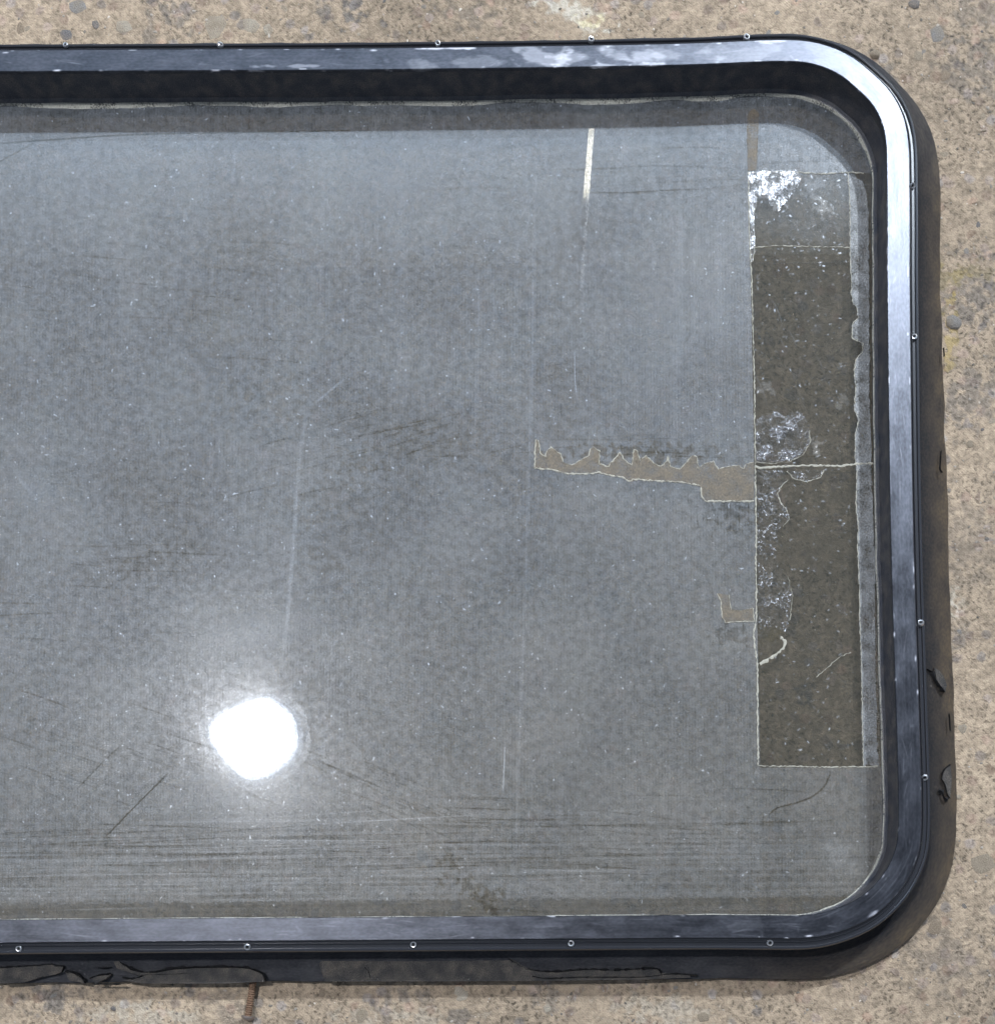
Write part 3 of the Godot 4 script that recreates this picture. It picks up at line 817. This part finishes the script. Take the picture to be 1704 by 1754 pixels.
func stone_mesh(sd: int) -> ArrayMesh:
	var r := RandomNumberGenerator.new()
	r.seed = sd
	var st := start()
	var rings := [[1.0, -0.2], [0.96, 0.35], [0.72, 0.75], [0.34, 0.97]]
	var seg := 9
	var wob := []
	for i in seg:
		wob.append(r.randf_range(0.72, 1.12))
	var v := func(j: int, i: int) -> Vector3:
		var w: float = wob[i % seg]
		return Vector3(cos(TAU * i / seg) * rings[j][0] * w, rings[j][1], sin(TAU * i / seg) * rings[j][0] * w)
	for j in 3:
		for i in seg:
			var q := [v.call(j, i), v.call(j, i + 1), v.call(j + 1, i + 1), v.call(j + 1, i)]
			var n := []
			for p in q:
				n.append(Vector3(p.x, p.y * 0.9 + 0.25, p.z).normalized())
			quad(st, q, n, [Vector2.ZERO, Vector2.ZERO, Vector2.ZERO, Vector2.ZERO])
	for i in seg:
		tri(st, [v.call(3, i), v.call(3, i + 1), Vector3(0, 1.0, 0)], [Vector3.UP, Vector3.UP, Vector3.UP], [Vector2.ZERO, Vector2.ZERO, Vector2.ZERO])
	return st.commit()


func pebbles(parent: Node3D) -> void:
	var shapes := []
	for i in 6:
		shapes.append(stone_mesh(100 + i))
	var mats := []
	for c in [Color(0.20, 0.19, 0.18), Color(0.27, 0.225, 0.17), Color(0.31, 0.265, 0.205), Color(0.13, 0.125, 0.13), Color(0.22, 0.17, 0.125), Color(0.34, 0.30, 0.24)]:
		var m := rubber(c.linear_to_srgb(), 0.7, 60 + mats.size() * 3, 0.9)
		m.metallic_specular = 0.2
		m.heightmap_scale = 0.06
		mats.append(m)
	var put := func(x: float, z: float, s: float, squash: float, h: float, kind: int) -> void:
		var o := MeshInstance3D.new()
		o.name = "pebble"
		o.mesh = shapes[rng.randi() % 6]
		o.material_override = mats[kind]
		var b := Basis(Vector3.UP, rng.randf() * TAU) * Basis.from_scale(Vector3(s, h, s * squash))
		o.transform = Transform3D(b, Vector3(x, 0.0, z))
		parent.add_child(o, true)
	for p in STONES:      # [x, z, radius mm, height mm, kind]
		put.call(p[0] * 0.0001, p[1] * 0.0001, p[2] * 0.001, 0.8, p[3] * 0.001, p[4])
	var n := 0
	while n < 150:
		var x := rng.randf_range(-0.47, 0.48)
		var z := rng.randf_range(-0.52, 0.46)
		var outside := x > 0.405 or z < -0.435 or z > 0.40
		if not outside and rng.randf() < 0.75:
			continue
		n += 1
		put.call(x, z, 0.0018 + 0.005 * pow(rng.randf(), 2.2), rng.randf_range(0.5, 0.95), rng.randf_range(0.0003, 0.0012), rng.randi() % 6)
	var mmesh := MultiMesh.new()
	mmesh.transform_format = MultiMesh.TRANSFORM_3D
	mmesh.use_colors = true
	mmesh.mesh = shapes[2]
	mmesh.instance_count = 5200
	for i in 5200:
		var s := 0.0004 + 0.0009 * pow(rng.randf(), 2.0)
		mmesh.set_instance_transform(i, Transform3D(Basis(Vector3.UP, rng.randf() * TAU) * Basis.from_scale(Vector3(s * rng.randf_range(0.8, 1.8), s * 0.7, s)), Vector3(rng.randf_range(-0.6, 0.6), 0.0, rng.randf_range(-0.6, 0.6))))
		var t := rng.randf_range(0.12, 0.42) if rng.randf() < 0.93 else 0.6
		mmesh.set_instance_color(i, Color(t, t * 0.88, t * 0.75))
	var gi := MultiMeshInstance3D.new()
	gi.name = "grit"
	gi.multimesh = mmesh
	var gm := plain(Color(1, 1, 1), 0.9, 0.3)
	gm.vertex_color_use_as_albedo = true
	gi.material_override = gm
	gi.set_meta("kind", "stuff")
	parent.add_child(gi)


func window() -> void:
	var win := base("vehicle_window", Vector3.ZERO)
	tag(win, "large dark metal framed vehicle window with rounded corners and dusty tinted glass lying on the concrete floor", "window")
	var path := window_path()
	M.paint = frame_paint()
	M.gasket = rubber(Color(0.165, 0.18, 0.22), 0.45, 71, 0.42)
	M.seal = rubber(Color(0.16, 0.155, 0.155), 0.42, 81, 0.8)
	M.black = plain(Color(0.012, 0.012, 0.013), 0.6, 0.4)
	M.inner_rubber = rubber(Color(0.16, 0.16, 0.175), 0.5, 91, 0.5)

	# metal frame: flat face, then a sunken channel with two ribs
	var fr := start()
	var sec := PackedVector2Array()
	for p in [[1.6, 38.4], [0.1, 39.0], [0.0, 41.4], [0.5, 42.0], [19.5, 42.0], [20.0, 41.5], [20.2, 37.0]]:
		sec.append(Vector2(p[0], p[1]) * 0.001)
	sweep(fr, path, func(_i: int, _u: float) -> PackedVector2Array: return sec)
	obj("metal_frame", fr, M.paint, win)
	var ch := start()
	var sec2 := PackedVector2Array()
	for p in [[20.1, 38.4], [21.8, 38.2], [22.2, 39.3], [22.6, 39.6], [23.0, 39.3], [23.4, 37.2], [26.2, 36.9], [26.6, 38.2], [27.2, 38.6], [28.6, 38.3], [29.6, 36.5], [29.8, 30.0], [29.9, 9.0]]:
		sec2.append(Vector2(p[0], p[1]) * 0.001)
	sweep(ch, path, func(_i: int, _u: float) -> PackedVector2Array: return sec2)
	obj("ribbed_channel", ch, plain(Color(0.022, 0.023, 0.028), 0.24, 0.6), win)

	# inner gasket wall down to the glass
	var gs := start()
	var wob := noise(FastNoiseLite.TYPE_SIMPLEX, 14.0, 3, 3)
	var gprof := func(_i: int, u: float) -> PackedVector2Array:
		var d := wob.get_noise_2d(u, 0.0) * 0.0007
		return PackedVector2Array([Vector2(0.0022, 0.0386), Vector2(0.0030, 0.030), Vector2(0.0026 + d * 0.5, 0.0205), Vector2(0.0016 + d, 0.0125), Vector2(-0.0002 + d, 0.0108), Vector2(-0.0018 + d, 0.0100), Vector2(-0.0022 + d, 0.0088)])
	sweep(gs, path, gprof)
	obj("inner_gasket", gs, M.gasket, win)

	# pane and the dust on it
	var pane := offset(path, 0.002)
	var ps := start()
	plate(ps, pane, GLASS_LOW, GLASS_TOP)
	var glass := plain(Color(0.030, 0.032, 0.018, GLASS_TINT), 0.0, 0.5)
	obj("glass_pane", ps, glass, win)
	var film := offset(path, -0.0020)
	var ds := start()
	var cut := DUST_ORIGIN.x + 0.005
	for half in [[cut, 1.0, 1.0], [-3.0, cut, -0.82]]:      # beyond the visible part the dust goes on mirrored
		var box := PackedVector2Array([Vector2(half[0], -1), Vector2(half[1], -1), Vector2(half[1], 1), Vector2(half[0], 1)])
		for piece in Geometry2D.intersect_polygons(film, box):
			var ids := Geometry2D.triangulate_polygon(piece)
			for i in range(0, ids.size(), 3):
				var v := []
				var uv := []
				for k in 3:
					var p: Vector2 = piece[ids[i + k]]
					v.append(Vector3(p.x, GLASS_TOP + 0.00015, p.y))
					uv.append(Vector2((p.x - cut) * half[2] + 0.005, p.y - DUST_ORIGIN.y) / DUST_SIZE)
				tri(ds, v, [Vector3.UP, Vector3.UP, Vector3.UP], uv)
	obj("dust_film", ds, dust(), win)
	residue(win)

	# dried dirt along the gasket's foot
	var bead := start()
	var thick := noise(FastNoiseLite.TYPE_SIMPLEX, 9.0, 4, 15)
	var foot := func(i: int, u: float) -> PackedVector2Array:
		var nn := path.size()
		var tt := (path[(i + 1) % nn] - path[(i - 1 + nn) % nn]).normalized()
		var share := clampf(tt.x, 0.0, 1.0) + (0.45 if tt.x < -0.2 and tt.x > -0.95 else 0.0) + 0.03
		var k := maxf(0.1, 0.75 + 1.1 * thick.get_noise_2d(u, 3.0)) * 0.0026 * share
		var d := wob.get_noise_2d(u, 0.0) * 0.0007 - 0.0019
		return PackedVector2Array([Vector2(d + 0.0008, 0.0106), Vector2(d - k * 0.4, 0.0101), Vector2(d - k, 0.0091)])
	sweep(bead, path, foot)
	obj("dirt_bead", bead, M.dirt, win)

	# outer rubber skirt lying on the floor
	var sk := start()
	var wav := noise(FastNoiseLite.TYPE_SIMPLEX, 5.0, 4, 9)
	var n := path.size()
	var skirt := func(i: int, u: float) -> PackedVector2Array:
		var t := (path[(i + 1) % n] - path[(i - 1 + n) % n]).normalized()
		var o := Vector2(t.y, -t.x)
		var reach := 0.026 + 0.009 * clampf(o.x, 0, 1) - 0.001 * clampf(o.y, 0.0, 1.0) + 0.002 * clampf(-o.y, 0, 1)
		reach += wav.get_noise_2d(cos(u * 1.2) * 2.0, sin(u * 1.2) * 2.0) * 0.0012
		reach -= 0.0035 * clampf(o.x, 0, 1) * clampf((-path[i % n].y - 0.02) / 0.2, 0, 1)
		var s := 0.0299
		return PackedVector2Array([Vector2(s - 0.001, 0.020), Vector2(s + 0.002, 0.0185), Vector2(s + 0.005, 0.0150), Vector2(s + 0.010, 0.0125), Vector2(s + reach * 0.55, 0.0105), Vector2(s + reach * 0.88, 0.0090), Vector2(s + reach, 0.0078), Vector2(s + reach + 0.0004, 0.0052), Vector2(s + reach - 0.001, 0.0045), Vector2(s, 0.004)])
	sweep(sk, path, skirt)
	obj("rubber_skirt", sk, skirt_rubber(), win)
	for t in TORN:
		var poly := mm(t)
		var ts := start()
		plate(ts, poly, 0.0092, 0.0, func(p: Vector2) -> float: return 0.0135 + 0.0012 * sin(p.x * 190.0) * cos(p.y * 240.0 + p.x * 60.0))
		obj("torn_rubber", ts, M.seal, win)
	for t in CRACK_SHADE:  # black ribbons painted in for the shade inside the torn gaps
		var cs := start()
		ribbon(cs, spline(mm(t[1]), 0.003), t[0] * 0.001, 0.0125, 0.0146, 0.7)
		obj("crack_shade", cs, M.black, win)

	# rivets in the channel
	var steel := plain(Color(0.55, 0.55, 0.56), 0.28, 0.5, 0.85)
	var proto: MeshInstance3D
	for i in range(0, RIVETS.size(), 2):
		var at := Vector3(RIVETS[i] * 0.0001, 0.0385, RIVETS[i + 1] * 0.0001)
		var r: MeshInstance3D
		if proto == null:
			var rs := start()
			lathe(rs, PackedVector2Array([Vector2(0.0, -0.0012), Vector2(0.0011, -0.0012), Vector2(0.0012, 0.0004), Vector2(0.0014, 0.0009), Vector2(0.0019, 0.0010), Vector2(0.0023, 0.0006), Vector2(0.0024, -0.001)]), 14, Transform3D())
			r = obj("rivet", rs, steel, win)
			proto = r
			var hs := start()
			lathe(hs, PackedVector2Array([Vector2(0.00001, -0.0008), Vector2(0.00115, -0.0008), Vector2(0.00115, -0.0012)]), 12, Transform3D())
			obj("hole", hs, M.black, r)
		else:
			r = proto.duplicate()
			r.name = "rivet"
			win.add_child(r, true)
		r.position = at
		r.scale = Vector3.ONE * rng.randf_range(0.95, 1.3)
		r.rotation = Vector3(rng.randfn(0, 0.22), rng.randf() * TAU, rng.randfn(0, 0.22))


func residue(win: Node3D) -> void:
	var top := GLASS_TOP + 0.0003
	M.dirt = speckled(Color(0.64, 0.63, 0.59), 0.95, 0.9, 51)
	M.tan = speckled(Color(0.56, 0.51, 0.44), 0.30, 0.85, 53)
	M.pale = speckled(Color(0.76, 0.74, 0.68), 0.72, 0.8, 55, 0.5)
	M.film = speckled(Color(0.73, 0.735, 0.74), 0.21, 0.5, 57)
	for t in TAN:
		var st := start()
		plate(st, ragged(mm(t), 0.0010, 0.00025), top, top + 0.0002)
		obj("glue_residue", st, M.tan, win)
	for t in PALE:
		var st := start()
		ribbon(st, spline(ragged(mm(t[1]), 0.0016, 0.0003, false), 0.0012), t[0] * 0.001, top + 0.0002, top + 0.0005, 0.45)
		obj("glue_edge", st, M.pale, win)
	var fs := start()
	plate(fs, ragged(mm(FILM), 0.0015, 0.0006), top, top + 0.0002)
	obj("film_strip", fs, M.film, win)
	for t in GLOSSY:
		var st := start()
		crinkle(st, ragged(mm(t[1]), 0.0012, 0.0005), t[2] * 0.001, top + 0.0004, t[0] * 0.001, t[3], t[5])
		var clear := plain(Color(0.46, 0.46, 0.475, 0.999), t[4], 0.5, 0.75)
		clear.vertex_color_use_as_albedo = true
		obj("glossy_glue", st, clear, win)


func rusty_screw() -> void:
	var a := Vector2(SCREW[0], SCREW[1]) * 0.0001
	var b := Vector2(SCREW[2], SCREW[3]) * 0.0001
	var o := base("rusty_screw", Vector3(b.x, 0.0, b.y))
	tag(o, "short rusty screw lying on the concrete beside the window's lower rubber edge", "screw")
	var d := (a - b).normalized()
	var y := Vector3(d.x, 0.02, d.y).normalized()
	var x := y.cross(Vector3.UP).normalized()
	var T := Transform3D(Basis(x, y, x.cross(y)), Vector3(0, 0.0050, 0))
	var prof := PackedVector2Array([Vector2(0.0, 0.0)])
	var L := a.distance_to(b)
	var turns := int(L / 0.0019)
	for i in turns:
		var s := L * i / turns
		prof.append(Vector2(0.0027, s))
		prof.append(Vector2(0.0034, s + 0.0008))
		prof.append(Vector2(0.0027, s + 0.0015))
	prof.append(Vector2(0.0, L))
	var st := start()
	lathe(st, prof, 16, T)
	var rust := rubber(Color(0.44, 0.33, 0.25), 0.35, 95, 0.8)
	rust.uv1_scale = Vector3(12, 12, 12)
	obj("shaft", st, rust, o)
	var hs := start()
	lathe(hs, PackedVector2Array([Vector2(0.0, -0.0036), Vector2(0.0026, -0.0034), Vector2(0.0046, -0.0022), Vector2(0.0058, -0.0006), Vector2(0.0060, 0.0007), Vector2(0.0027, 0.0010)]), 18, T)
	obj("head", hs, plain(Color(0.30, 0.25, 0.22), 0.4, 0.5, 0.6), o)
